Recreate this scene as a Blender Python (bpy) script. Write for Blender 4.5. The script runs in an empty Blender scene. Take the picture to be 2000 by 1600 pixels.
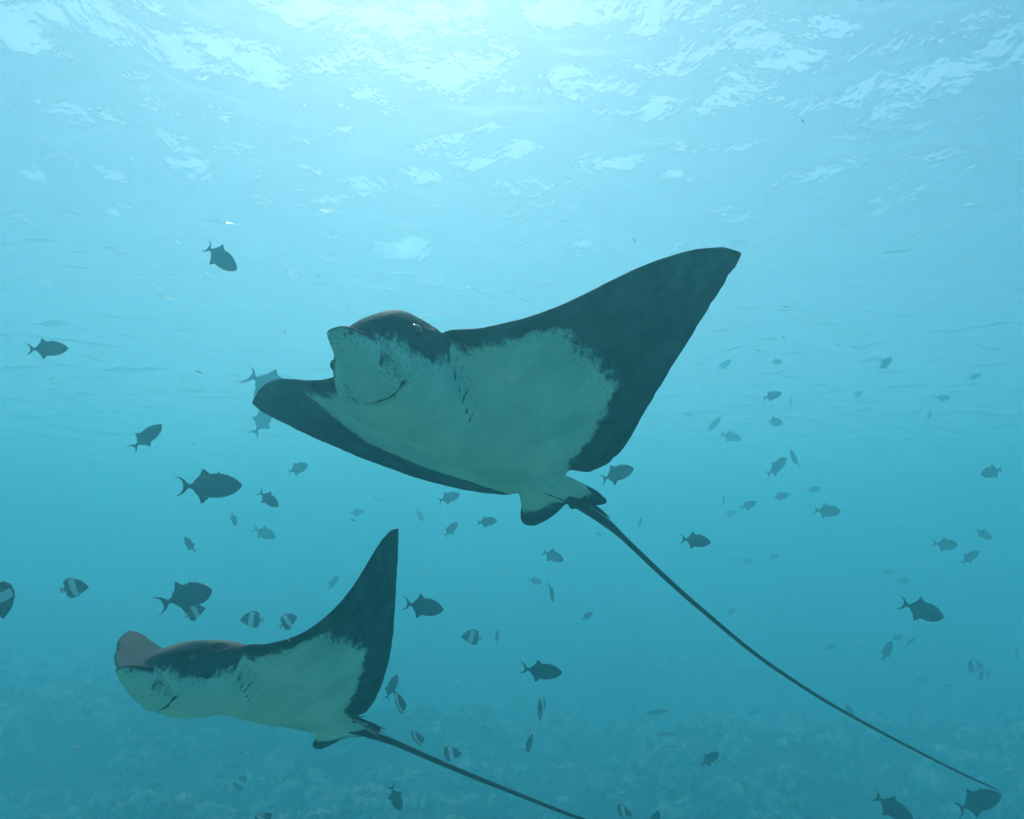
import bpy, bmesh, math, random
import numpy as np
from mathutils import Vector, Matrix
R = math.radians
sc = bpy.context.scene
COL = sc.collection

# ------------------------------------------------------------------ camera
F = 1570.0                                   # focal length in pixels of the 2000 px wide photograph
PITCH = 11.0
cam = bpy.data.cameras.new('camera'); cam_o = bpy.data.objects.new('camera', cam); COL.objects.link(cam_o)
cam.sensor_width = 36; cam.lens = 36 * F / 2000; cam.clip_start = .05; cam.clip_end = 1000
cam_o.rotation_euler = (R(90 + PITCH), 0, 0)
sc.camera = cam_o
MC = np.array(cam_o.rotation_euler.to_matrix())

# ------------------------------------------------------------------ sky, sun, exposure
SUN_EL, SUN_AZ = 50.0, -8.0
w = bpy.data.worlds.new('World'); sc.world = w; w.use_nodes = True
sky = w.node_tree.nodes.new('ShaderNodeTexSky'); sky.sky_type = 'NISHITA'; sky.sun_disc = False
sky.sun_elevation = R(SUN_EL); sky.sun_rotation = R(SUN_AZ)
bg = w.node_tree.nodes['Background']; bg.inputs[1].default_value = 0.15
w.node_tree.links.new(sky.outputs[0], bg.inputs[0])
sl = bpy.data.lights.new('sun', 'SUN'); sl.energy = 2.6; sl.angle = R(.5); sl.color = (1, .93, .86)
so = bpy.data.objects.new('sun', sl); COL.objects.link(so)
sd = Vector((math.cos(R(SUN_EL)) * math.sin(R(SUN_AZ)), math.cos(R(SUN_EL)) * math.cos(R(SUN_AZ)), math.sin(R(SUN_EL))))
so.rotation_euler = sd.to_track_quat('Z', 'Y').to_euler()
vs = sc.view_settings; vs.view_transform = 'Standard'; vs.look = 'None'; vs.gamma = 1; vs.exposure = 0.27
cy = sc.cycles
cy.use_denoising = True; cy.max_bounces = 8; cy.volume_bounces = 6; cy.diffuse_bounces = 2; cy.glossy_bounces = 2
cy.transmission_bounces = 3; cy.transparent_max_bounces = 8
cy.caustics_reflective = False; cy.caustics_refractive = False
cy.use_adaptive_sampling = True; cy.adaptive_threshold = 0.05

# ------------------------------------------------------------------ helpers
def material(name):
    m = bpy.data.materials.new(name); m.use_nodes = True; m.node_tree.nodes.clear()
    return m, m.node_tree.nodes, m.node_tree.links
def out(n, l, socket, kind='Surface'):
    o = n.new('ShaderNodeOutputMaterial'); l.new(socket, o.inputs[kind])
def principled(n, rough=.5, spec=.4, col=None):
    b = n.new('ShaderNodeBsdfPrincipled'); b.inputs['Roughness'].default_value = rough
    b.inputs['Specular IOR Level'].default_value = spec
    if col: b.inputs['Base Color'].default_value = (*col, 1)
    return b
def math_node(n, l, op, a, b=None, c=None, clamp=False):
    m = n.new('ShaderNodeMath'); m.operation = op; m.use_clamp = clamp
    for i, v in enumerate((a, b, c)):
        if v is None: continue
        if isinstance(v, (int, float)): m.inputs[i].default_value = v
        else: l.new(v, m.inputs[i])
    return m.outputs[0]
def mix_col(n, l, fac, a, b):
    m = n.new('ShaderNodeMix'); m.data_type = 'RGBA'
    if isinstance(fac, (int, float)): m.inputs[0].default_value = fac
    else: l.new(fac, m.inputs[0])
    for i, v in ((6, a), (7, b)):
        if isinstance(v, tuple): m.inputs[i].default_value = (*v, 1)
        else: l.new(v, m.inputs[i])
    return m.outputs[2]
def smoothstep(n, l, v, lo, hi):
    m = n.new('ShaderNodeMapRange'); m.interpolation_type = 'SMOOTHSTEP'
    m.inputs['From Min'].default_value = lo; m.inputs['From Max'].default_value = hi
    l.new(v, m.inputs['Value']); return m.outputs[0]
def noise(n, l, vec, scale, detail=3, rough=.55):
    t = n.new('ShaderNodeTexNoise'); t.inputs['Scale'].default_value = scale; t.inputs['Detail'].default_value = detail
    t.inputs['Roughness'].default_value = rough
    if vec is not None: l.new(vec, t.inputs['Vector'])
    return t.outputs['Fac']
def mesh_data(name, v, f, mat=None, smooth=True):
    me = bpy.data.meshes.new(name)
    me.from_pydata(v.tolist() if hasattr(v, 'tolist') else v, [], f.tolist() if hasattr(f, 'tolist') else f)
    if smooth: me.polygons.foreach_set('use_smooth', np.ones(len(me.polygons), bool))
    if mat: me.materials.append(mat)
    me.update(); return me
def link(name, me, parent=None, loc=None):
    o = bpy.data.objects.new(name, me); COL.objects.link(o)
    if parent: o.parent = parent
    if loc is not None: o.location = loc
    return o
def tag(o, label=None, category=None, group=None, kind=None):
    for k, v in (('label', label), ('category', category), ('group', group), ('kind', kind)):
        if v: o[k] = v
    return o
def cam_to_world(P): return np.asarray(P) @ MC.T
def pix(x, y, d):                             # photograph pixel at a given distance along the view axis -> world point
    return cam_to_world(np.array([(x - 1000) / F * d, -(y - 800) / F * d, -d]))
def grid(X, Y, Z):
    ny, nx = X.shape
    i = np.arange(nx * ny).reshape(ny, nx)
    return np.stack([X, Y, Z], -1).reshape(-1, 3), np.stack([i[:-1, :-1], i[:-1, 1:], i[1:, 1:], i[1:, :-1]], -1).reshape(-1, 4)
def tube(path, rad, n=10, squash=1.0):        # closed tapered tube along a polyline
    path = np.asarray(path, float); v = []; f = []
    T = np.gradient(path, axis=0); T /= np.linalg.norm(T, axis=1)[:, None]
    up = np.array([.1, .2, 1.0])
    for p, t, r in zip(path, T, rad):
        a = np.cross(t, up); a /= np.linalg.norm(a); b = np.cross(a, t)
        for k in range(n):
            th = 2 * math.pi * k / n
            v.append(p + r * (math.cos(th) * a + squash * math.sin(th) * b))
    m = len(path)
    for i in range(m - 1):
        for k in range(n):
            f.append((i * n + k, i * n + (k + 1) % n, (i + 1) * n + (k + 1) % n, (i + 1) * n + k))
    f.append(tuple(range(n))[::-1]); f.append(tuple((m - 1) * n + k for k in range(n)))
    return np.array(v), f
def smooth_path(P, n):
    P = np.asarray(P, float); d = np.r_[0, np.cumsum(np.linalg.norm(np.diff(P, axis=0), axis=1))]
    t = np.linspace(0, d[-1], n); Q = np.stack([np.interp(t, d, P[:, k]) for k in range(P.shape[1])], 1)
    for _ in range(max(2, n // 5)):
        Q[1:-1] = .25 * Q[:-2] + .5 * Q[1:-1] + .25 * Q[2:]
    return Q

# ------------------------------------------------------------------ water surface
Z_SURF = 3.1
rng = np.random.RandomState(3)
def waves(X, Y):
    Z = np.zeros_like(X)
    for k in range(70):
        lam = 10 ** rng.uniform(-.62, .3); a = rng.uniform(0, 6.28)
        kx = 2 * math.pi / lam * math.cos(a); ky = 2 * math.pi / lam * math.sin(a)
        Z += lam ** .75 * .0078 * np.sin(kx * X + ky * Y + rng.uniform(0, 6.28))
    return Z_SURF + Z
gx = np.concatenate([-np.geomspace(118, 15, 40)[:-1], np.arange(-15, 15.01, .09), np.geomspace(15, 118, 40)[1:]])
gy = np.concatenate([-np.geomspace(118, 2, 40)[:-1], np.arange(-2, 22.01, .09), np.geomspace(22, 118, 50)[1:]])
X, Y = np.meshgrid(gx, gy)
m, n, l = material('water surface')
tr = n.new('ShaderNodeBsdfTransparent'); gl = n.new('ShaderNodeBsdfGlass')
gl.inputs['Roughness'].default_value = .3; gl.inputs['IOR'].default_value = 1.333
tc = n.new('ShaderNodeTexCoord'); mp = n.new('ShaderNodeMapping'); mp.inputs['Scale'].default_value = (1.7, 1.4, 1)
l.new(tc.outputs['Object'], mp.inputs[0])
bp = n.new('ShaderNodeBump'); bp.inputs['Strength'].default_value = .9; bp.inputs['Distance'].default_value = .16
l.new(noise(n, l, mp.outputs[0], 1.5, 4, .5), bp.inputs['Height']); l.new(bp.outputs[0], gl.inputs['Normal'])
mx = n.new('ShaderNodeMixShader'); mx.inputs[0].default_value = .40
l.new(tr.outputs[0], mx.inputs[1]); l.new(gl.outputs[0], mx.inputs[2]); out(n, l, mx.outputs[0])
v, f = grid(X, Y, waves(X, Y))
tag(link('water_surface', mesh_data('water_surface', v, f, m)), kind='structure')

# ------------------------------------------------------------------ sea bed
def bed(X, Y):
    r2 = np.random.RandomState(11)
    Z = -3.7 + .14 * np.clip(-X - 1, 0, 9) - .012 * Y
    for k in range(60):
        lam = 10 ** r2.uniform(-.1, 1.15); a = r2.uniform(0, 6.28)
        Z = Z + lam * .017 * np.sin(2 * math.pi / lam * (math.cos(a) * X + math.sin(a) * Y) + r2.uniform(0, 6.28))
    return Z
gx = np.concatenate([-np.geomspace(118, 20, 20)[:-1], np.arange(-20, 20.01, .2), np.geomspace(20, 118, 20)[1:]])
gy = np.concatenate([-np.geomspace(118, 2, 20)[:-1], np.arange(-2, 38.01, .2), np.geomspace(38, 118, 20)[1:]])
X, Y = np.meshgrid(gx, gy); v, f = grid(X, Y, bed(X, Y))
m, n, l = material('reef rock')
tc = n.new('ShaderNodeTexCoord'); b = principled(n, .9, .1)
nz = noise(n, l, tc.outputs['Object'], .9, 6, .6)
rock = mix_col(n, l, smoothstep(n, l, nz, .42, .66), (.02, .022, .02), (.18, .17, .13))
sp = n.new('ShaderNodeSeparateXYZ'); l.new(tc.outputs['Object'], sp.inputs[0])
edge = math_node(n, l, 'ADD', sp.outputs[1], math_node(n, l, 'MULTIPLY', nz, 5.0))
bounce_sand = mix_col(n, l, noise(n, l, tc.outputs['Object'], 7, 5, .6), (.38, .42, .33), (.48, .52, .41))  # unseen pale zone under the camera, added to bounce light onto ray bellies
l.new(mix_col(n, l, smoothstep(n, l, edge, 9.6, 9.0), rock, bounce_sand), b.inputs['Base Color']); out(n, l, b.outputs[0])
M_REEF = m
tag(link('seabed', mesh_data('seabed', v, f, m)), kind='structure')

# ------------------------------------------------------------------ eagle rays
# canonical ray: s = span (-1..1, + is the animal's left), c = chord from snout (0) to tail root (1.2), z = up; unit = half the disc width
LE = np.array([(.17,.37),(.25,.355),(.35,.37),(.5,.43),(.65,.51),(.8,.605),(.9,.685),(.97,.755),(1,.80)])
TE = np.array([(1,.80),(.97,.835),(.9,.86),(.8,.885),(.65,.93),(.5,1.0),(.38,1.075),(.3,1.115),(.22,1.13),(.16,1.11)])
def le_c(a): return np.interp(a, LE[:, 0], LE[:, 1])
def te_c(a): return np.interp(a, TE[::-1, 0], TE[::-1, 1])
def canonical_ray():
    V, Fc = [], []
    def add(v, f):
        o = sum(len(x) for x in V); V.append(np.asarray(v, float)); Fc.extend([tuple(int(i) + o for i in q) for q in f])
    # wings and disc: one closed lens-shaped sheet
    a = np.sin(np.linspace(0, 1, 90) * math.pi / 2); S = np.r_[-a[::-1], a[1:]]
    vv = (1 - np.cos(np.linspace(0, 1, 60) * math.pi)) / 2
    SS, VV = np.meshgrid(S, vv, indexing='ij'); A = np.abs(SS)
    l0, t0 = le_c(A), te_c(A) - .0035 * np.clip(np.sin(61 * SS + 2 * np.sin(23 * SS)) + .6 * np.sin(143 * SS), 0, 2) * (A > .2)
    C = l0 + (t0 - l0) * VV
    z0 = .06 * (1 - VV) ** 1.5 * np.exp(-(np.clip(A - .17, 0, 1) / .12) ** 2)
    prof = 2.6 * np.sqrt(VV) * (1 - VV)
    top = .0045 + prof * (.013 * (1 - A) + .075 * np.exp(-(A / .2) ** 2))
    bot = .0045 + prof * (.008 * (1 - A) + .07 * np.exp(-(A / .27) ** 2))
    ns, nv = SS.shape
    idx = np.arange(ns * nv).reshape(ns, nv); f = []
    N = ns * nv
    for i in range(ns - 1):
        for j in range(nv - 1):
            f.append((idx[i, j], idx[i + 1, j], idx[i + 1, j + 1], idx[i, j + 1]))
            f.append((N + idx[i, j], N + idx[i, j + 1], N + idx[i + 1, j + 1], N + idx[i + 1, j]))
        f.append((idx[i, 0], N + idx[i, 0], N + idx[i + 1, 0], idx[i + 1, 0]))
        f.append((idx[i, nv - 1], idx[i + 1, nv - 1], N + idx[i + 1, nv - 1], N + idx[i, nv - 1]))
    for j in range(nv - 1):
        f.append((idx[0, j], idx[0, j + 1], N + idx[0, j + 1], N + idx[0, j]))
        f.append((idx[-1, j], N + idx[-1, j], N + idx[-1, j + 1], idx[-1, j + 1]))
    add(np.r_[np.stack([SS, C, z0 + top], -1).reshape(-1, 3), np.stack([SS, C, z0 - bot], -1).reshape(-1, 3)], f)
    # lofts along the chord: (c, half width, top, bottom)
    def loft(sec, ex=2.2, n=40, m=48, s0=None):
        sec = np.array(sec); t = np.linspace(0, 1, len(sec)); tt = np.linspace(0, 1, m)
        K = np.stack([np.interp(tt, t, sec[:, k]) for k in range(4)], 1)
        for _ in range(4): K[1:-1] = .25 * K[:-2] + .5 * K[1:-1] + .25 * K[2:]
        v = []
        for c, hw, zt, zb in K:
            for k in range(n):
                th = 2 * math.pi * k / n; x, y = math.cos(th), math.sin(th)
                x = math.copysign(abs(x) ** (2 / ex), x); y = math.copysign(abs(y) ** (2 / ex), y)
                v.append((hw * x + (0 if s0 is None else s0), c, (zt + zb) / 2 + (zt - zb) / 2 * y))
        f = []
        for i in range(m - 1):
            for k in range(n):
                f.append((i * n + k, (i + 1) * n + k, (i + 1) * n + (k + 1) % n, i * n + (k + 1) % n))
        f.append(tuple(range(n))); f.append(tuple((m - 1) * n + k for k in range(n))[::-1])
        add(v, f)
    loft([(.095,.015,.075,.05),(.11,.06,.105,.02),(.14,.10,.130,.0),(.18,.13,.148,-.03),(.24,.155,.160,-.066),(.32,.168,.162,-.086),
          (.42,.165,.155,-.09),(.58,.14,.13,-.075),(.8,.11,.10,-.055),(1.0,.085,.07,-.045),(1.2,.05,.04,-.03),(1.34,.018,.02,-.015)], 2.2)
    loft([(-.012,.012,.036,.026),(0,.027,.046,.026),(.03,.039,.054,.010),(.08,.053,.058,-.016),(.15,.070,.05,-.05),(.21,.08,.03,-.071),(.24,.073,.0,-.076),(.262,.05,-.02,-.07)], 2.6)
    loft([(.11,.012,.036,.02),(.13,.06,.05,.0),(.17,.1,.055,-.02),(.23,.13,.05,-.055),(.32,.15,.03,-.078),(.45,.14,.0,-.08)], 2.4)
    for sg in (-1, 1):                         # pelvic fins
        o2 = np.array([(.055,1.06),(.115,1.09),(.135,1.15),(.155,1.22),(.17,1.29),(.165,1.33),(.135,1.352),(.09,1.355),(.05,1.335),(.03,1.29),(.022,1.2),(.03,1.1)])
        o2 = smooth_path(np.r_[o2, o2[:1]], 60)[:-1]; k = len(o2); ctr = np.array([.075, 1.17])
        v = []; f = []
        rings = [(1, 0), (.9, .005), (.6, .008), (.3, .010), (.02, .011)]
        for side in (1, -1):
            for q, h in rings:
                for x, y in (ctr + (o2 - ctr) * q): v.append((sg * x, y, -.012 + side * (h + .0045)))
        nr = len(rings)
        for side in range(2):
            for r_ in range(nr - 1):
                for i in range(k):
                    a0 = (side * nr + r_) * k
                    q = (a0 + i, a0 + (i + 1) % k, a0 + k + (i + 1) % k, a0 + k + i)
                    f.append(q if side == 0 else q[::-1])
            a0 = (side * nr + nr - 1) * k; q = tuple(a0 + i for i in range(k)); f.append(q if side == 0 else q[::-1])
        for i in range(k): f.append((i, nr * k + i, nr * k + (i + 1) % k, (i + 1) % k))
        add(v, f)
    me = mesh_data('canonical', np.concatenate(V), Fc)
    bm = bmesh.new(); bm.from_mesh(me); bmesh.ops.recalc_face_normals(bm, faces=bm.faces); bm.to_mesh(me); bm.free()
    o = link('canonical', me)
    rm = o.modifiers.new('remesh', 'REMESH'); rm.mode = 'VOXEL'; rm.voxel_size = .0042
    sm = o.modifiers.new('smooth', 'SMOOTH'); sm.factor = .5; sm.iterations = 7
    dg = bpy.context.evaluated_depsgraph_get(); ev = bpy.data.meshes.new_from_object(o.evaluated_get(dg))
    bpy.data.objects.remove(o)
    nv = len(ev.vertices); P = np.empty(nv * 3); ev.vertices.foreach_get('co', P); P = P.reshape(-1, 3)
    Nn = np.empty(nv * 3); ev.vertices.foreach_get('normal', Nn); Nn = Nn.reshape(-1, 3)
    nl = len(ev.loops); li = np.empty(nl, np.int32); ev.loops.foreach_get('vertex_index', li)
    ls = np.empty(len(ev.polygons), np.int32); ev.polygons.foreach_get('loop_start', ls)
    lt = np.empty(len(ev.polygons), np.int32); ev.polygons.foreach_get('loop_total', lt)
    # head and snout: sculpt nostril grooves and the mouth
    return P, Nn, (li, ls, lt)

def rodrigues(r):
    th = np.linalg.norm(r); k = r / th; K = np.array([[0, -k[2], k[1]], [k[2], 0, -k[0]], [-k[1], k[0], 0]])
    return np.eye(3) + np.sin(th) * K + (1 - np.cos(th)) * K @ K
def bend(P, q):                                # flap: roll each wing up along its span
    s, c, z = P.T; a = np.abs(s); sg = np.where(s >= 0, 1.0, -1.0)
    p = np.where((s >= 0)[:, None], q[None, 0:4], q[None, 4:8])
    def phi(t): return p[:, 0] * np.clip((t - .08) / .2, 0, 1) + p[:, 1] * t + p[:, 2] * t * t
    y = np.zeros_like(a); zz = np.zeros_like(a); N = 24
    for i in range(N):
        ph = phi((i + .5) / N * a); y += np.cos(ph) * a / N; zz += np.sin(ph) * a / N
    pe = phi(a); tw = p[:, 3] * a * a * (c - .6) + z
    return np.stack([-c, sg * (y - np.sin(pe) * tw), zz + np.cos(pe) * tw], 1)
def resample(P, t):
    P = np.asarray(P, float); d = np.r_[0, np.cumsum(np.linalg.norm(np.diff(P, axis=0), axis=1))]; d /= d[-1]
    return np.stack([np.interp(t, d, P[:, k]) for k in range(P.shape[1])], 1)
class Pose:                                    # canonical coordinates -> camera space, refined so that the outline is the animal's own
    def __init__(self, H, q, pts, **curves):
        self.H, self.q = H, np.array(q); self.Rm = rodrigues(self.q[:3]); self.t = self.q[3:6]
        L, O = [p[:3] for p in pts], [p[3:5] for p in pts]
        for key, Cv, sg in (('LEp', LE, 1), ('TEp', TE, 1), ('LEn', LE, -1), ('TEn', TE, -1)):
            if key not in curves: continue
            nn = 15; S = resample(Cv, np.linspace(0, 1, nn)) * [sg, 1]
            z = .06 * np.exp(-((np.abs(S[:, 0]) - .17) / .12) ** 2) if key[0] == 'L' else np.zeros(nn)
            S3 = np.c_[S, z]; pr = self.px(self.base(S3))
            d = np.r_[0, np.cumsum(np.linalg.norm(np.diff(pr, axis=0), axis=1))]; d /= d[-1]; d = .5 * d + .5 * np.linspace(0, 1, nn)
            L += S3.tolist(); O += resample(curves[key], d).tolist()
        L = np.array(L); O = np.array(O, float); B = self.base(L); e = O - self.px(B); dep = -B[:, 2]
        D = np.c_[e[:, 0] * dep / F, -e[:, 1] * dep / F, 0 * dep]
        self.L = L; n = len(L)
        K = np.linalg.norm(L[:, None] - L[None], axis=2) - .004 * np.eye(n); A = np.c_[np.ones(n), L]
        M = np.block([[K, A], [A.T, np.zeros((4, 4))]])
        self.W = np.linalg.solve(M, np.r_[D, np.zeros((4, 3))])
    def base(self, P): return self.H * bend(np.atleast_2d(np.asarray(P, float)), self.q[6:]) @ self.Rm.T + self.t
    def px(self, X): return np.stack([1000 + F * X[:, 0] / -X[:, 2], 800 - F * X[:, 1] / -X[:, 2]], 1)
    def __call__(self, P):
        P = np.atleast_2d(np.asarray(P, float)); n = len(self.L); off = np.empty((len(P), 3))
        for i in range(0, len(P), 20000):
            Q = P[i:i + 20000]; K = np.linalg.norm(Q[:, None] - self.L[None], axis=2)
            off[i:i + 20000] = K @ self.W[:n] + np.c_[np.ones(len(Q)), Q] @ self.W[n:]
        return self.base(P) + off

def ray_pattern(P, Nn):
    s, c, z = P.T; a = np.abs(s)
    f1 = (.46 - a) * .6
    f2 = te_c(a) - c - np.interp(a, [.13, .155, .2, .35, .6], [-.3, .02, .14, .19, .2]) * np.where(s < 0, 1.3, 1)
    f3 = np.where(a > .15, c - le_c(a) - np.interp(a, [.15, .2, .4, .6], [-.05, .045, .055, .1]), 1)
    lim = np.interp(c, [.0, .1, .16, .22, .3, .38, .46], [.036, .036, .03, .0, -.015, .0, .3]) + 1.3 * np.clip(a - .16, 0, 1)
    f4 = np.where(a < .3, lim - z, 1)
    f5 = np.where(c > 1.08, 1.215 + .25 * (a - .1) - c, 1)
    f = np.minimum.reduce([f1, f2, f3, f4, f5])
    f = np.minimum(f, np.where((c < .255) & (z < .05), .006 + .55 * np.abs(a - .076 - .02 * np.clip(c - .1, 0, 1)), 1))
    f = np.minimum(f, .016 + .8 * np.hypot(np.maximum(np.abs(c - .49) - .07, 0), a - .165 + .3 * (c - .42)))
    mark = np.zeros(len(P)); ven = Nn[:, 2] < .35
    def seg(p0, p1, r, cond, amp=1.0, bow=0.0):
        p0, p1 = np.array(p0), np.array(p1); d = p1 - p0; L2 = d @ d
        q = np.c_[a, c] - p0; t = np.clip(q @ d / L2, 0, 1)
        nrm = np.array([-d[1], d[0]]) / math.sqrt(L2)
        e = np.linalg.norm(q - t[:, None] * d - (bow * 4 * t * (1 - t))[:, None] * nrm, axis=1)
        np.maximum(mark, np.where(cond, amp * np.clip(1.5 - e / r, 0, 1), 0), out=mark)
    for k in range(5):                         # gill slits
        seg((.165 - .013 * k, .412 + .036 * k), (.150 - .012 * k, .418 + .036 * k), .0055, ven & (z < .02), .62, .005)
    seg((0, .226), (.05, .234), .0075, ven, .9)                  # mouth
    seg((.05, .234), (.08, .240), .007, ven, .7)
    seg((.062, .135), (.074, .165), .008, ven, .55)              # nostril
    seg((.076, .17), (.088, .222), .009, ven, .42)
    seg((0, 1.1), (0, 1.26), .006, ven, .7)                      # vent groove
    e = np.hypot((c - .322) / .024, (z - .096) / .020)
    np.maximum(mark, np.where(a > .1, np.clip(2.2 - 1.6 * e, 0, 1), 0), out=mark)   # spiracle
    return f, mark

m, n, l = material('ray skin')
def attr(nm):
    t = n.new('ShaderNodeAttribute'); t.attribute_name = nm; return t
pat, mark, sc_, dor = attr('pat').outputs['Fac'], attr('mark').outputs['Fac'], attr('sc').outputs['Vector'], attr('dorsal').outputs['Fac']
n1 = noise(n, l, sc_, 30, 6, .75); n2 = noise(n, l, sc_, 150, 2, .6); n3 = noise(n, l, sc_, 6, 4, .6)
edge = math_node(n, l, 'ADD', pat, math_node(n, l, 'MULTIPLY', math_node(n, l, 'SUBTRACT', n1, .5), .11))
edge = math_node(n, l, 'ADD', edge, math_node(n, l, 'MULTIPLY', math_node(n, l, 'SUBTRACT', n2, .5), .03))
dark = smoothstep(n, l, edge, .012, -.018)
spots = math_node(n, l, 'MULTIPLY', smoothstep(n, l, n2, .60, .66), smoothstep(n, l, pat, .05, .005))
dark = math_node(n, l, 'MAXIMUM', dark, spots)
sep = n.new('ShaderNodeSeparateXYZ'); l.new(sc_, sep.inputs[0])
fr = math_node(n, l, 'SINE', math_node(n, l, 'MULTIPLY', math_node(n, l, 'ADD', sep.outputs[0], math_node(n, l, 'MULTIPLY', n3, .02)), 420))
n4 = noise(n, l, sc_, 11, 7, .7)
darkc = mix_col(n, l, smoothstep(n, l, n4, .32, .72), (.012, .040, .032), (.055, .125, .100))
darkc = mix_col(n, l, math_node(n, l, 'MULTIPLY', math_node(n, l, 'MULTIPLY', smoothstep(n, l, fr, -.2, 1), smoothstep(n, l, attr('ted').outputs['Fac'], .12, .02)), .4), darkc, (.01, .03, .024))
white = mix_col(n, l, smoothstep(n, l, n3, .25, .75), (.40, .68, .53), (.64, .88, .70))
col = mix_col(n, l, dark, white, darkc)
back = mix_col(n, l, smoothstep(n, l, n1, .3, .75), (.030, .030, .023), (.052, .05, .037))
back = mix_col(n, l, smoothstep(n, l, sep.outputs[2], .075, .12), back, (.27, .235, .17))
col = mix_col(n, l, dor, col, back)
mark = smoothstep(n, l, math_node(n, l, 'ADD', mark, math_node(n, l, 'MULTIPLY', math_node(n, l, 'SUBTRACT', n1, .5), 1.1)), .4, .75)
mark = math_node(n, l, 'MULTIPLY', mark, smoothstep(n, l, attr('mark').outputs['Fac'], .02, .2))
col = mix_col(n, l, mark, col, (.012, .016, .017))
b = principled(n, .55, .06); l.new(col, b.inputs['Base Color'])
bp = n.new('ShaderNodeBump'); bp.inputs['Strength'].default_value = .25; bp.inputs['Distance'].default_value = .004
l.new(math_node(n, l, 'ADD', n2, math_node(n, l, 'MULTIPLY', n3, 5.0)), bp.inputs['Height']); l.new(bp.outputs[0], b.inputs['Normal']); out(n, l, b.outputs[0])
M_RAY = m
def plain(name, col, rough=.5, spec=.4, var=.25, scale=40):
    m, n, l = material(name); b = principled(n, rough, spec); tc = n.new('ShaderNodeTexCoord')
    nz = noise(n, l, tc.outputs['Object'], scale, 3)
    l.new(mix_col(n, l, nz, tuple(x * (1 - var) for x in col), tuple(x * (1 + var) for x in col)), b.inputs['Base Color'])
    out(n, l, b.outputs[0]); return m
M_TAIL = plain('ray tail', (.03, .036, .036), .45)
M_SPINE = plain('tail spine', (.34, .29, .2), .5)
M_SPINED = plain('dark tail spine', (.05, .05, .045), .5)
M_EYE = plain('eye rim', (.10, .10, .075), .25, .6); M_PUPIL = plain('pupil', (.006, .007, .008), .12, .8)

RAY_P, RAY_N, RAY_T = canonical_ray()
RAY_F, RAY_M = ray_pattern(RAY_P, RAY_N)
RAY_P = RAY_P - RAY_N * (RAY_M * np.where(RAY_P[:, 1] < .26, .011, .005))[:, None]
def build_ray(name, label, pose, tail, tail_r, blades):
    root = bpy.data.objects.new(name, None); COL.objects.link(root); root.empty_display_size = .2
    org = cam_to_world(pose([[0, .7, 0]]))[0]; root.location = org
    tag(root, label, 'eagle ray', None)
    li, ls, lt = RAY_T
    me = bpy.data.meshes.new('body'); W = cam_to_world(pose(RAY_P)) - org
    me.vertices.add(len(W)); me.vertices.foreach_set('co', W.astype(np.float32).ravel())
    me.loops.add(len(li)); me.loops.foreach_set('vertex_index', li)
    me.polygons.add(len(ls)); me.polygons.foreach_set('loop_start', ls); me.polygons.foreach_set('loop_total', lt)
    me.polygons.foreach_set('use_smooth', np.ones(len(ls), bool)); me.update(calc_edges=True); me.validate()
    for nm, val in (('pat', RAY_F), ('mark', RAY_M), ('ted', te_c(np.abs(RAY_P[:, 0])) - RAY_P[:, 1]), ('dorsal', np.clip(np.maximum((RAY_N[:, 2] - .12) / .3, np.where((np.abs(RAY_P[:, 0]) < .25) & (RAY_P[:, 1] < .7), (RAY_P[:, 2] - .080 + .25 * np.clip(RAY_P[:, 1] - .34, 0, .2)) / .02, 0)), 0, 1))):
        at = me.attributes.new(nm, 'FLOAT', 'POINT'); at.data.foreach_set('value', val.astype(np.float32))
    at = me.attributes.new('sc', 'FLOAT_VECTOR', 'POINT'); at.data.foreach_set('vector', RAY_P.astype(np.float32).ravel())
    me.materials.append(M_RAY); link('body', me, root)
    for sg in (1, -1):                         # eyes
        p = cam_to_world(pose([[sg * .160, .268, .058], [sg * .30, .255, .085], [sg * .16, .20, .058]]))
        ax = p[1] - p[0]; ax /= np.linalg.norm(ax); fw = p[2] - p[0]; fw -= ax * (fw @ ax); fw /= np.linalg.norm(fw); up = np.cross(ax, fw)
        r = .021 * pose.H; bm = bmesh.new(); bmesh.ops.create_uvsphere(bm, u_segments=20, v_segments=12, radius=1)
        me = bpy.data.meshes.new('eye'); bm.to_mesh(me); bm.free(); me.materials.append(M_EYE)
        me.polygons.foreach_set('use_smooth', np.ones(len(me.polygons), bool))
        e = link('eye', me, root); B = np.stack([ax * r * .6, fw * r * 1.15, up * r * .8], 1)
        Mx = np.eye(4); Mx[:3, :3] = B; Mx[:3, 3] = p[0] - org; e.matrix_local = Matrix(Mx.tolist())
        pm = me.copy(); pm.name = 'pupil'; pm.materials.clear(); pm.materials.append(M_PUPIL)
        pu = link('pupil', pm, e); pu.matrix_local = Matrix.Translation((.55, 0, 0)) @ Matrix.Diagonal((.52, .42, .72, 1))
    T = np.array([pix(*t) for t in tail]); T = np.r_[[cam_to_world(pose([[0, 1.12, .0]]))[0]], T]
    T = smooth_path(T, 90) - org
    rr = np.interp(np.linspace(0, 1, 90), *tail_r)
    v, f = tube(T, rr, 12, .85); link('tail', mesh_data('tail', v, f, M_TAIL), root)
    for nm, pts, r0, mt in blades:
        Q = smooth_path([pix(*t) for t in pts], 14) - org
        t = np.linspace(0, 1, 14); v, f = tube(Q, r0 * np.clip(np.minimum(.35 + 4 * t, 1.15 - t ** 2), .08, 1), 8, .45)
        link(nm, mesh_data(nm, v, f, mt), root)
    return root

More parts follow.
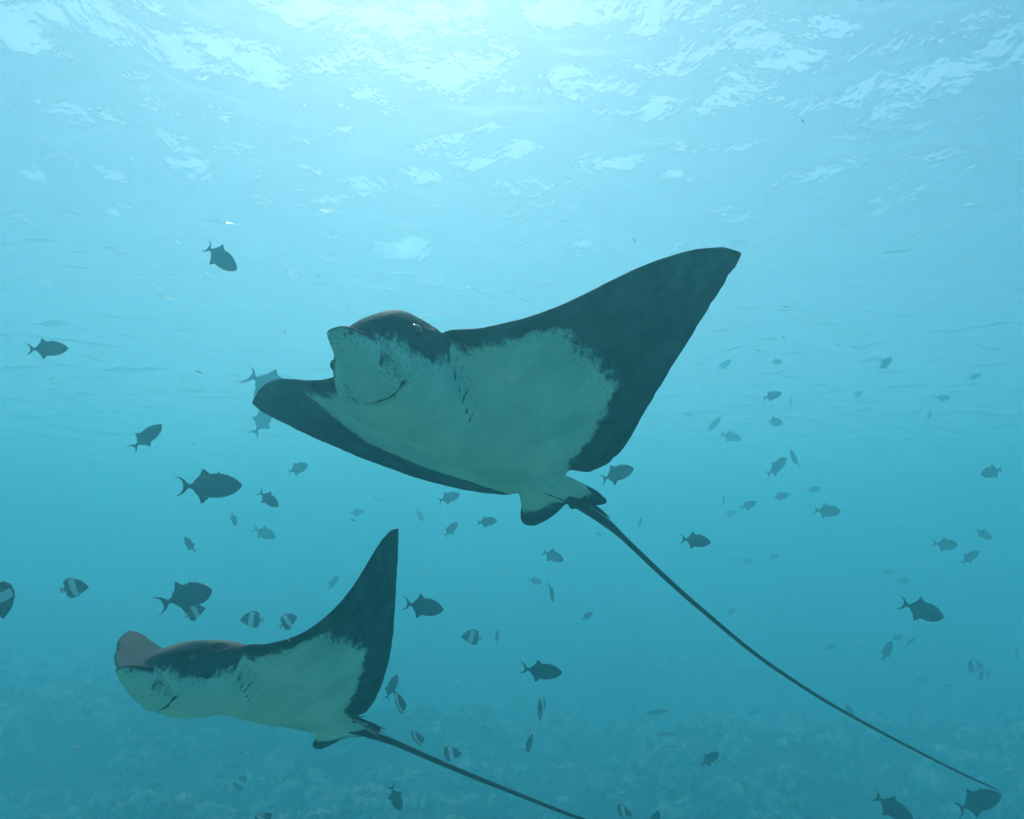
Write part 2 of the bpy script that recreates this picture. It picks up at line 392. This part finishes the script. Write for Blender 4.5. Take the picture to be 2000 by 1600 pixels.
poseA = Pose(0.680, [-1.2145,-1.9284,-1.2629,-0.3057,0.1249,-1.2593,0.2742,1.3625,-0.8344,-0.3618,0.2955,0.2646,0.1936,-0.5736],
    [(0,0,.03,655,652),(0,.22,-.06,745,775),(0,1.22,0,1118,968),(.16,.27,.05,812,650),(0,.24,.155,775,626),
     (-.165,1.30,-.012,1018,1016),(-.10,1.355,-.012,1045,1027),(-.03,1.3,-.012,1106,985),(.165,1.30,-.012,1178,972),(.1,1.355,-.012,1178,984),(.03,1.3,-.012,1140,980)],
    LEp=[(868,652),(920,646),(980,635),(1040,618),(1090,600),(1150,572),(1200,546),(1250,522),(1290,507),(1330,494),(1370,486),(1410,483),(1440,486),(1449,493)],
    TEp=[(1449,493),(1440,510),(1400,575),(1350,655),(1300,735),(1250,820),(1225,865),(1205,890),(1180,910),(1150,922),(1130,922),(1112,915)],
    LEn=[(668,738),(640,744),(600,745),(570,742),(545,741),(522,747),(503,764),(492,786)],
    TEn=[(492,787),(498,796),(530,812),(600,848),(700,891),(800,928),(870,948),(930,959),(970,964),(995,965)])
build_ray('eagle_ray', 'large eagle ray with pale belly, spread wings and whip tail, swimming above the smaller ray', poseA,
    [(1135,983,1.936),(1180,1012,1.960),(1210,1042,1.984),(1250,1082,2.000),(1320,1148,2.048),(1390,1208,2.104),(1480,1283,2.176),(1600,1363,2.280),(1700,1419,2.376),(1800,1472,2.464),(1900,1522,2.560),(1955,1545,2.624)],
    ([0,.06,.1,.13,.4,.8,.97,1], [0.01600,0.01760,0.01280,0.00760,0.00600,0.00480,0.00384,0.00080]),
    [('dorsal_fin', [(1140,978,1.936),(1165,992,1.936),(1192,1012,1.944)], 0.0080, M_SPINED), ('tail_spine', [(1150,988,1.920),(1180,1008,1.920),(1196,1020,1.928)], 0.0040, M_SPINE)])
poseB = Pose(0.576, [-1.2559,-1.9611,-1.1356,-0.7202,-0.4742,-1.445,0.2459,1.2879,0.2435,0.2916,0.3508,0.3643,-0.371,0.3344],
    [(0,0,.03,233,1311),(0,.22,-.07,310,1387),(0,.42,-.088,385,1404),(0,.62,-.075,440,1396),(0,1.25,0,735,1430),(.16,.27,.05,370,1290),(0,.27,.16,395,1256),
     (-1,.8,0,252,1232),(-.85,.645,0,228,1272),(-.94,.725,0,234,1246),(-.97,.835,0,270,1237),(-.8,.885,0,297,1255),(-.16,1.11,0,600,1424),
     (-.165,1.30,-.012,611,1456),(-.10,1.355,-.012,628,1464),(-.03,1.3,-.012,695,1422),(.165,1.30,-.012,735,1418),(.05,1.33,-.012,735,1430)],
    LEp=[(470,1267),(520,1260),(560,1250),(600,1233),(640,1203),(680,1160),(710,1113),(735,1070),(755,1042),(768,1032),(778,1032)],
    TEp=[(778,1032),(777,1080),(773,1150),(769,1230),(762,1285),(745,1340),(725,1383),(708,1397),(690,1399)])
build_ray('eagle_ray', 'smaller eagle ray with raised wings, tan back and gill slits, below the large ray', poseB,
    [(740,1434,1.960),(765,1447,1.984),(850,1486,2.048),(950,1527,2.128),(1050,1567,2.208),(1140,1602,2.288),(1300,1655,2.400),(1500,1712,2.560),(1700,1760,2.720)],
    ([0,.04,.08,.3,.9,1], [0.01280,0.01120,0.00840,0.00640,0.00400,0.00080]),
    [('dorsal_fin', [(680,1398,1.880),(715,1410,1.880),(752,1424,1.896)], 0.0088, M_SPINED), ('tail_spine', [(690,1402,1.856),(715,1422,1.856),(742,1441,1.864)], 0.0064, M_SPINE),
     ('tail_spine', [(700,1412,1.888),(730,1424,1.896),(753,1433,1.904)], 0.0048, M_SPINED), ('tail_spine', [(690,1399,1.872),(706,1400,1.888),(717,1400,1.904)], 0.0032, M_SPINED)])

# ------------------------------------------------------------------ fish
def fish_loft(prof, bendy=0.0, n=14):         # prof: (x, z centre, half height, half width); snout at +x
    K = np.array(prof, float); t = np.linspace(0, 1, len(K)); tt = np.linspace(0, 1, 22)
    K = np.stack([np.interp(tt, t, K[:, k]) for k in range(4)], 1)
    K[1:-1] = .2 * K[:-2] + .6 * K[1:-1] + .2 * K[2:]
    v = []; f = []
    for x, z, h, wd in K:
        for k in range(n):
            th = 2 * math.pi * k / n
            v.append((x, wd * math.cos(th), z + h * math.sin(th)))
    m = len(K)
    for i in range(m - 1):
        for k in range(n): f.append((i * n + k, i * n + (k + 1) % n, (i + 1) * n + (k + 1) % n, (i + 1) * n + k))
    f.append(tuple(range(n))[::-1]); f.append(tuple((m - 1) * n + k for k in range(n)))
    return flex(np.array(v), bendy), f
def flex(v, b):
    v = v.copy(); q = np.clip(.15 - v[:, 0], 0, 2); v[:, 1] += b * q ** 2; return v
def fin(outline, thick=.006, bendy=0.0, cup=0.0):
    o = np.array(outline, float); k = len(o); c = o.mean(0)
    v = [(x, 0.0, z) for x, z in o] + [(c[0], thick, c[1]), (c[0], -thick, c[1])]
    v = [(x, y + cup * (z ** 2), z) for x, y, z in v]
    f = [(i, (i + 1) % k, k) for i in range(k)] + [((i + 1) % k, i, k + 1) for i in range(k)]
    return flex(np.array(v), bendy), f
def strip_fin(A, B, thick=.005, bendy=0.0):     # fin between two edges
    A = np.array(A, float); B = np.array(B, float); k = len(A); M_ = (A + B) / 2
    v = [(x, 0, z) for x, z in A] + [(x, 0, z) for x, z in B] + [(x, thick, z) for x, z in M_] + [(x, -thick, z) for x, z in M_]
    f = []
    for i in range(k - 1):
        for m0, fl in ((2 * k, 0), (3 * k, 1)):
            q1 = (i, i + 1, m0 + i + 1, m0 + i); q2 = (m0 + i, m0 + i + 1, k + i + 1, k + i)
            f += [q1[::-1], q2[::-1]] if fl else [q1, q2]
    return flex(np.array(v), bendy), f
def fish_material(name, a, bcol, rough=.45, band=None):
    m, n, l = material(name); tc = n.new('ShaderNodeTexCoord'); b = principled(n, rough, .12)
    nz = noise(n, l, tc.outputs['Object'], 9, 4); col = mix_col(n, l, smoothstep(n, l, nz, .3, .7), a, bcol)
    if band:
        sp = n.new('ShaderNodeSeparateXYZ'); l.new(tc.outputs['Object'], sp.inputs[0])
        xx = math_node(n, l, 'ADD', sp.outputs[0], math_node(n, l, 'MULTIPLY', nz, .04))
        xx = math_node(n, l, 'ADD', xx, math_node(n, l, 'MULTIPLY', sp.outputs[2], .12))
        msk = math_node(n, l, 'MULTIPLY', smoothstep(n, l, xx, band[0], band[0] + .04), smoothstep(n, l, xx, band[1] + .04, band[1]))
        col = mix_col(n, l, msk, col, (.72, .74, .72))
    l.new(col, b.inputs['Base Color']); out(n, l, b.outputs[0]); return m
M_TRIG = fish_material('triggerfish skin', (.010, .013, .022), (.022, .028, .042))
M_TFIN = fish_material('triggerfish fin', (.009, .012, .02), (.02, .025, .036))
M_BUTT = fish_material('banded fish skin', (.02, .018, .016), (.05, .042, .032), .45, (-.10, .12))
M_BFIN = fish_material('banded fish fin', (.10, .09, .05), (.16, .14, .08))
M_WHITE = fish_material('white fin', (.6, .62, .6), (.75, .75, .72))
M_SLIM = fish_material('slender fish skin', (.07, .09, .11), (.12, .14, .15), .35)
def make_parts(kind, b):                       # list of (part name, vertices, faces, material); one body length = 1
    if kind == 'trigger':
        body = fish_loft([(.5,0,.016,.01),(.46,-.004,.068,.035),(.38,-.004,.135,.06),(.25,0,.195,.075),(.1,.002,.218,.08),(-.05,.002,.202,.07),(-.18,0,.145,.05),(-.26,0,.075,.03),(-.31,0,.04,.018),(-.36,0,.038,.014)], b)
        dors = fin([(.06,.165),(-.05,.225),(-.10,.275),(-.145,.295),(-.155,.25),(-.19,.17),(-.25,.11),(-.29,.055),(-.24,.06),(-.1,.13)], .006, b, .1)
        anal = fin([(.03,-.165),(-.06,-.225),(-.11,-.28),(-.155,-.30),(-.165,-.25),(-.20,-.165),(-.26,-.10),(-.29,-.05),(-.24,-.06),(-.1,-.13)], .006, b, -.1)
        tail = strip_fin([(-.58,.17),(-.50,.155),(-.43,.115),(-.37,.05),(-.34,0),(-.37,-.05),(-.43,-.115),(-.50,-.155),(-.58,-.17)],
                         [(-.583,.168),(-.51,.138),(-.462,.09),(-.445,.045),(-.44,0),(-.445,-.045),(-.462,-.09),(-.51,-.138),(-.583,-.168)], .006, b)
        pec = fin([(.24,-.02),(.19,.03),(.15,.02),(.14,-.02),(.18,-.05)], .006); pec[0][:, 1] += .076
        spine = fin([(.16,.15),(.13,.24),(.115,.235),(.10,.16)], .006, b)
        return [('body', *body, M_TRIG), ('dorsal_fin', *dors, M_TFIN), ('anal_fin', *anal, M_TFIN), ('tail_fin', *tail, M_TFIN), ('pectoral_fin', *pec, M_TFIN), ('dorsal_spine', *spine, M_TFIN)]
    if kind == 'banded':
        body = fish_loft([(.5,-.05,.014,.01),(.45,-.04,.06,.03),(.38,-.01,.14,.055),(.28,.01,.22,.07),(.15,.02,.285,.08),(0,.02,.32,.08),(-.14,.01,.31,.065),(-.25,0,.24,.045),(-.31,-.01,.11,.025),(-.36,-.01,.06,.018)], b)
        dors = fin([(.22,.23),(.10,.34),(-.06,.38),(-.22,.36),(-.33,.25),(-.33,.12),(-.28,.06),(-.15,.22),(.05,.30)], .008, b)
        anal = fin([(.05,-.27),(-.06,-.35),(-.2,-.37),(-.32,-.27),(-.33,-.12),(-.28,-.07),(-.15,-.22)], .008, b)
        tail = fin([(-.33,.045),(-.5,.13),(-.51,.0),(-.5,-.14),(-.33,-.06)], .008, b)
        pelv = fin([(.2,-.2),(.14,-.3),(.02,-.36),(.08,-.24)], .008, b)
        return [('body', *body, M_BUTT), ('dorsal_fin', *dors, M_BFIN), ('anal_fin', *anal, M_BFIN), ('tail_fin', *tail, M_WHITE), ('pelvic_fin', *pelv, M_WHITE)]
    body = fish_loft([(.5,0,.01,.008),(.42,0,.05,.03),(.25,0,.09,.05),(.05,0,.105,.055),(-.15,0,.085,.04),(-.3,0,.045,.02),(-.37,0,.028,.012)], b)
    dors = fin([(.15,.095),(.05,.14),(-.1,.125),(-.28,.06),(-.1,.09)], .005, b)
    tail = fin([(-.36,.02),(-.5,.12),(-.45,0),(-.5,-.12),(-.36,-.02)], .005, b)
    return [('body', *body, M_SLIM), ('dorsal_fin', *dors, M_SLIM), ('tail_fin', *tail, M_SLIM)]
FISH = {}
for kind in ('trigger', 'banded', 'slender'):
    for var, bb in enumerate((0.0, .35, -.4)):
        P = make_parts(kind, bb)
        parts = [(nm, mesh_data(kind + '_' + nm, v, f, mt)) for nm, v, f, mt in P]
        # the far version: the same fish welded into one mesh
        V = np.concatenate([p[1] for p in P]); fs = []; mi = []; o = 0; mats = []
        for nm, v, f, mt in P:
            if mt not in mats: mats.append(mt)
            fs += [tuple(i + o for i in q) for q in f]; mi += [mats.index(mt)] * len(f); o += len(v)
        me = mesh_data(kind + '_whole', V, fs)
        for mt in mats: me.materials.append(mt)
        me.polygons.foreach_set('material_index', np.array(mi, np.int32)); FISH[kind, var] = (parts, me)
NAME = {'trigger': 'triggerfish', 'banded': 'banded_butterflyfish', 'slender': 'slender_fish'}
frng = random.Random(5)
def fish(kind, x, y, L, th, psi, d, label=None, roll=0, whole=None, var=None, group=None):
    """x, y: where it is seen; L: seen length; th: heading on the picture plane; psi: turned towards (+) or away (-) from the camera; d: distance"""
    d = d * .84 if d < 6.5 else d
    psi += frng.uniform(-14, 14); th += frng.uniform(-4, 4); roll += frng.uniform(-14, 14)
    c = math.cos(R(psi)); size = L * d / F / max(c, .35)
    h = np.array([math.cos(R(th)) * c, math.sin(R(th)) * c, math.sin(R(psi))])
    upg = np.array([-math.sin(R(th)), math.cos(R(th)), 0.0]) * (1 if abs(th) <= 90 else -1)
    sd_ = np.cross(upg, h); sd_ /= np.linalg.norm(sd_); up = np.cross(h, sd_)
    a = R(roll); sd_, up = math.cos(a) * sd_ + math.sin(a) * up, -math.sin(a) * sd_ + math.cos(a) * up
    M = np.eye(4); M[:3, :3] = (MC @ np.stack([h, sd_, up], 1)) * size; M[:3, 3] = pix(x, y, d)
    parts, wm = FISH[kind, frng.randrange(3) if var is None else var]
    far = (L < 34) if whole is None else whole
    if far:
        o = link(NAME[kind], wm)
    else:
        o = bpy.data.objects.new(NAME[kind], None); COL.objects.link(o)
        for nm, me in parts: link(nm, me, o)
    o.matrix_world = Matrix(M.tolist())
    tag(o, label, 'fish', group); return o
T, Bd, Sl = 'trigger', 'banded', 'slender'
G1, G2 = 'triggerfish around the rays', 'banded butterflyfish below the rays'
# the triggerfish one can tell apart
fish(T, 430,503, 82,-38,  0,4.6, 'dark triggerfish diving head down just under the surface ripples, alone above the large ray', var=1, group=G1)
fish(T,  94,681, 62,  2,-38,4.4, 'dark triggerfish out alone, level with the large ray\'s head', var=0, group=G1)
fish(T, 530,752, 92,-35,-25,6.6, 'dark triggerfish half hidden behind the curled wing tip of the large ray', var=2, group=G1)
fish(T, 515,818, 62, 72,-35,8.5, 'thin dark triggerfish showing just under the curled wing tip of the large ray', roll=55, group=G1)
fish(T, 287,853, 70, 43,-20,4.8, 'dark triggerfish seen edge on, nose up, beside the large ray\'s curled wing', roll=58, group=G1)
fish(T, 412,949,112,  2,  0,3.9, 'big dark triggerfish with long crescent tail below the large ray\'s curled wing', var=0, group=G1)
fish(T, 582,915, 46, 18,  5,7.6, 'small dusky triggerfish with nose lifted, just under the large ray\'s trailing edge', group=G1)
fish(T, 525,975, 48,-38, 10,6.0, 'small dark triggerfish nosing down to the right of the big crescent-tailed one', group=G1)
fish(T, 368,1163,108,20,  5,3.9, 'big dark triggerfish with crescent tail, nose up, above the small ray\'s head', var=2, group=G1)
fish(T, 828,1185, 78, -3, 0,4.4, 'dark triggerfish swimming just beyond the raised wing of the small ray', var=0, group=G1)
fish(T,1059,1312, 78, -2, 0,4.3, 'dark triggerfish with forked tail midway between the two whip tails', var=1, group=G1)
fish(T, 765,1342, 48, 68,-20,5.4, 'upright dusky triggerfish beside the rear edge of the small ray\'s raised wing', roll=25, group=G1)
fish(T, 773,1560, 50,-70,-10,4.6, 'dark triggerfish nose down near the reef, under the small ray\'s tail', group=G1)
fish(T, 877, 972, 44, 14,  0,7.4, 'faint triggerfish directly under the large ray\'s trailing edge near its pelvic fins', group=G1)
fish(T, 881,1034, 36, 48,-10,7.8, 'small triggerfish pointing steeply up between the two rays', group=G1)
fish(T, 951,1019, 40, 12,  0,6.6, 'small dark oval triggerfish beside the large ray\'s pelvic fin', group=G1)
fish(T,1080,1086, 46,-22,  0,7.0, 'triggerfish nosing down below the start of the large ray\'s tail', group=G1)
fish(T,1205, 925, 70, 18,  0,5.8, 'greyish triggerfish with crescent tail right behind the large ray\'s rear wing lobe', var=2, group=G1)
fish(T,1359,1056, 52, -2, 12,5.0, 'round dark triggerfish above the middle of the large ray\'s tail', var=0, group=G1)
fish(T,1804,1193, 82,-18,  0,4.6, 'big dark triggerfish nosing down in the open water beyond the large ray\'s tail', var=1, group=G1)
fish(T,1746,1580, 72,-30, 15,4.2, 'big dark triggerfish low over the reef below the end of the large ray\'s tail', var=0, group=G1)
fish(T,1910,1565, 92, 14,  0,4.1, 'big dark triggerfish right under the tip of the large ray\'s tail', var=2, group=G1)
fish(T,1386,1482, 44, 26,  0,5.6, 'dark triggerfish just above the reef, between the two tails, near the slender fish', group=G1)
fish(T,1616, 998, 54, -3,  0,7.6, 'grey triggerfish in the open water, largest of its loose cluster behind the large ray', var=0, group=G1)
fish(T,1848,1064, 50, -6,  0,7.4, 'grey triggerfish leading a trio in the open water above the big diving one', var=1, group=G1)
fish(T,1937, 922, 48,195,  0,7.2, 'grey triggerfish swimming the other way, nose towards the rays', group=G1)
fish(T,1517, 912, 56, 34,-15,8.4, 'dusky triggerfish nose up with another crossing at its head, behind the large ray', roll=35, group=G1)
# pale shapes farther off
FAR = [(1551,896,38,112,9.6,50),(1462,987,34,22,9.6,0),(1525,969,32,18,10.5,0),(1590,956,26,10,12.5,0),(1413,980,24,85,12,65),(1425,1003,26,20,14,0),(1508,773,34,14,8.8,0),
  (1513,824,36,-4,10.5,0),(1428,853,36,-15,11.5,0),(1393,830,44,42,13.5,40),(1415,713,32,38,13.5,20),(1517,707,24,0,15,0),(1545,788,24,88,14.5,60),(1728,710,38,36,10,15),
  (1905,735,30,15,13,30),(1842,777,28,5,11.5,0),(1814,811,20,60,12.5,10),(1894,1088,40,40,7.8,0),(1921,1043,34,-38,9,30),(1732,1272,44,62,7.6,20),(1752,1246,26,10,12,0),
  (1776,1255,28,48,10,35),(1620,1264,24,15,13,0),(1985,1280,30,86,11.5,60),(1800,1328,26,0,13.5,0),(1659,1388,28,-60,10,30),(697,1001,26,10,12.5,0),(820,1006,28,-62,12.5,40),
  (1045,1135,28,-15,10.5,0),(1078,1157,36,-86,6.8,60),(1147,1203,26,30,8.6,0),(650,1138,34,52,10.5,50),(457,1014,28,-75,8.4,10),(370,1064,36,128,6.4,0),(517,1041,42,-32,8.6,0),
  (971,1244,26,84,8,60),(1510,1088,24,12,14.5,0),(1460,1097,24,-10,15,0),(1735,1117,26,-8,14,0),(1765,1135,26,6,14.5,0),(1427,1195,24,10,14.5,0),(1250,1022,24,80,13.5,50),(1675,770,22,30,15,0)]
for x, y, L, th, d, ro in FAR:
    fish(T, x, y, L, th, frng.uniform(-20, 20), d, 'small faint triggerfish far off in the blue open water', ro, True, None, 'faint far triggerfish')
# banded butterflyfish
fish(Bd, 145,1148, 56,  6,  0,4.2, 'dark butterflyfish with bright white middle band, out beyond the small ray\'s far wing', var=0, group=G2)
fish(Bd,  -4,1168, 84,-70,-20,3.2, 'large dark butterflyfish with one broad white band, biggest of the banded fish', var=0, group=G2)
fish(Bd, 380,1195, 34, 20,-30,4.3, 'banded butterflyfish tucked under the belly of a big triggerfish above the small ray', roll=0, whole=False, group=G2)
fish(Bd, 492,1210, 46,178,  0,5.4, 'banded butterflyfish facing away from the raised wing, over the small ray\'s back', var=0, group=G2)
fish(Bd, 563,1213, 42, 32,  0,5.6, 'banded butterflyfish close to the raised wing of the small ray, nose up', var=0, group=G2)
fish(Bd, 921,1244, 40,172, 10,6.2, 'pale banded butterflyfish between the dark triggerfish and the small ray\'s raised wing', var=1, group=G2)
fish(Bd, 781,1373, 33, 30, 45,4.4, 'banded butterflyfish with white tail just behind the small ray\'s rear wing lobe', var=0, group=G2)
fish(Bd, 816,1442, 31, 28, 38,5.0, 'crisply banded butterflyfish right above the root of the small ray\'s tail', var=0, group=G2)
fish(Bd, 881,1472, 42,  6,  0,5.8, 'dusky banded butterflyfish with white tail, touching the line of the small ray\'s tail', var=1, group=G2)
fish(Bd,1037,1450, 22,172, 60,5.6, 'banded butterflyfish seen nearly head on over the reef between the tails', whole=False, group=G2)
fish(Bd,1057,1383, 21, 12,-64,6.0, 'thin banded butterflyfish seen edge on below the fork-tailed triggerfish', whole=False, group=G2)
fish(Bd,1219,1585, 27,  8, 50,5.4, 'banded butterflyfish low over the reef beside the small ray\'s tail', whole=False, group=G2)
fish(Bd, 515,1600, 42, 40, 15,4.8, 'banded butterflyfish low over the reef under the small ray\'s belly', group=G2)
fish(Bd, 470,1530, 26, 55,-30,7.4, 'tiny banded butterflyfish near the reef under the small ray', group=G2)
for x, y, L, th, d in ((1903,1301,36,8,9), (1922,1318,32,-4,10)):
    fish(Bd, x, y, L, th, 0, d, 'faint butterflyfish of a pair in the far water below the large ray\'s tail', 0, True, None, G2)
fish(T,1279,1601, 40, 80, 10,5.6, 'dark triggerfish nose up, rising from the reef beside the small ray\'s tail', group=G1)
for x, y, L, th, d in ((1284,1391,46,176,8.6), (1301,1435,42,180,10), (1312,1457,38,178,11)):
    fish(Sl, x, y, L, th, 0, d, 'slender grey fish of three swimming in line over the reef', 0, False, None, 'slender fish over the reef')
for x, y, L, th, d in ((1475,1391,34,10,12), (1966,1412,38,4,11), (1850,1340,30,6,13)):
    fish(Sl, x, y, L, th, 0, d, 'faint slender fish alone over the far reef', 0, True, None, 'far slender fish')

# ------------------------------------------------------------------ reef
def lump(seed, n=3):
    bm = bmesh.new(); bmesh.ops.create_icosphere(bm, subdivisions=n, radius=1); r2 = np.random.RandomState(seed)
    P = np.array([v.co for v in bm.verts]); D = np.zeros(len(P))
    for k in range(46):
        fq = r2.normal(0, 1, 3); fq *= r2.uniform(1.2, 17) / np.linalg.norm(fq); D += np.sin(P @ fq + r2.uniform(0, 6.28)) / (1.2 + .35 * np.linalg.norm(fq))
    P = P * (1 + .26 * D)[:, None]; P[:, 2] *= .75
    f = [tuple(v.index for v in q.verts) for q in bm.faces]; bm.free(); return P, f
LUMPS = [lump(40 + k) for k in range(7)]
m, n, l = material('coral'); tc = n.new('ShaderNodeTexCoord'); b = principled(n, .9, .1)
nz = noise(n, l, tc.outputs['Object'], 3.6, 7, .7)
l.new(mix_col(n, l, smoothstep(n, l, nz, .40, .62), (.015, .017, .014), (.66, .65, .50)), b.inputs['Base Color']); out(n, l, b.outputs[0])
M_CORAL = m
r3 = np.random.RandomState(8)
V, Fs, o = [], [], 0
for k in range(1500):
    y = 10 + 23 * r3.rand() ** 1.2; x = r3.uniform(-.75, .75) * y * 1.25
    z = bed(np.array([[x]]), np.array([[y]]))[0, 0]; P, f = LUMPS[r3.randint(7)]
    sca = 10 ** r3.uniform(-1.0, -.4); a = r3.uniform(0, 6.28); c_, s_ = math.cos(a), math.sin(a)
    Q = P @ np.array([[c_, s_, 0], [-s_, c_, 0], [0, 0, 1]]) * sca * np.array([1, 1, r3.uniform(.6, 1.3)]) + (x, y, z + .1 * sca)
    V.append(Q); Fs += [tuple(i + o for i in q) for q in f]; o += len(P)
tag(link('coral_rubble', mesh_data('coral_rubble', np.concatenate(V), Fs, M_CORAL)), 'mottled mass of coral lumps covering the sea bed', kind='stuff')
HEADS = [mesh_data('coral_head', *lump(90 + k, 4), M_CORAL) for k in range(4)]
for k, (x, y, d, sz) in enumerate([(90,1560,14,.38),(190,1500,16,.42),(330,1545,15,.35),(60,1470,18,.5),(250,1590,13,.3),(520,1570,15,.36),(450,1480,18,.42),(640,1500,17,.35),(1230,1480,18,.5),(1100,1560,15,.35),(1560,1500,17,.45),(1750,1490,18,.4),(930,1540,16,.35),(1400,1570,14,.32)]):
    p = pix(x, y, d); zb = bed(np.array([[p[0]]]), np.array([[p[1]]]))[0, 0]
    c = link('coral_head', HEADS[k % 4], None, (p[0], p[1], zb + .15 * sz)); c.scale = (sz, sz * 1.1, sz * .85); c.rotation_euler = (0, 0, k * 1.3)
    tag(c, 'pale knobbly coral head rising from the dim reef', 'coral', 'coral heads on the reef')

# ------------------------------------------------------------------ drifting specks
r4 = np.random.RandomState(21); V, Fs, o = [], [], 0
oct_v = np.array([(1,0,0),(-1,0,0),(0,1,0),(0,-1,0),(0,0,1),(0,0,-1)], float); oct_f = [(0,2,4),(2,1,4),(1,3,4),(3,0,4),(2,0,5),(1,2,5),(3,1,5),(0,3,5)]
for k in range(600):
    d = .9 + 2.6 * r4.rand() ** .8; p = pix(r4.uniform(-500, 2500), r4.uniform(-300, 1900), d)
    if r4.rand() < .25: p = p * [1, -1, 1]
    if p[2] > .75: continue
    ln = .0015 * d * 10 ** r4.uniform(-.35, .35); a = R(r4.normal(-32, 14)); h = MC @ np.array([math.cos(a), math.sin(a), r4.uniform(-.4, .4)])
    s1 = np.cross(h, r4.normal(0, 1, 3)); s1 /= np.linalg.norm(s1); s2 = np.cross(h, s1); h = h / np.linalg.norm(h); wd = ln * r4.uniform(.18, .4)
    V.append(oct_v @ np.stack([h * ln * 2.2, s1 * wd, s2 * wd]) + p); Fs += [tuple(i + o for i in q) for q in oct_f]; o += 6
m, n, l = material('drifting specks'); d1 = n.new('ShaderNodeBsdfDiffuse'); t1 = n.new('ShaderNodeBsdfTranslucent'); mx = n.new('ShaderNodeAddShader')
d1.inputs[0].default_value = (.47, .48, .44, 1); t1.inputs[0].default_value = (.5, .51, .46, 1)
l.new(d1.outputs[0], mx.inputs[0]); l.new(t1.outputs[0], mx.inputs[1]); out(n, l, mx.outputs[0])
tag(link('drifting_specks', mesh_data('drifting_specks', np.concatenate(V), Fs, m)), 'pale specks drifting in the water', kind='stuff')

# ------------------------------------------------------------------ the water itself
bm = bmesh.new(); bmesh.ops.create_cube(bm, size=2); me = bpy.data.meshes.new('haze'); bm.to_mesh(me); bm.free()
m, n, l = material('sea water')
pv = n.new('ShaderNodeVolumePrincipled'); pv.inputs['Color'].default_value = (.14, .50, .57, 1)
pv.inputs['Absorption Color'].default_value = (.07, .45, .56, 1)
pv.inputs['Density'].default_value = .175; pv.inputs['Anisotropy'].default_value = .52
out(n, l, pv.outputs[0], 'Volume'); me.materials.append(m)
hz = link('haze', me, None, (0, 0, -2.3)); hz.scale = (125, 125, 6.2); tag(hz, kind='stuff')
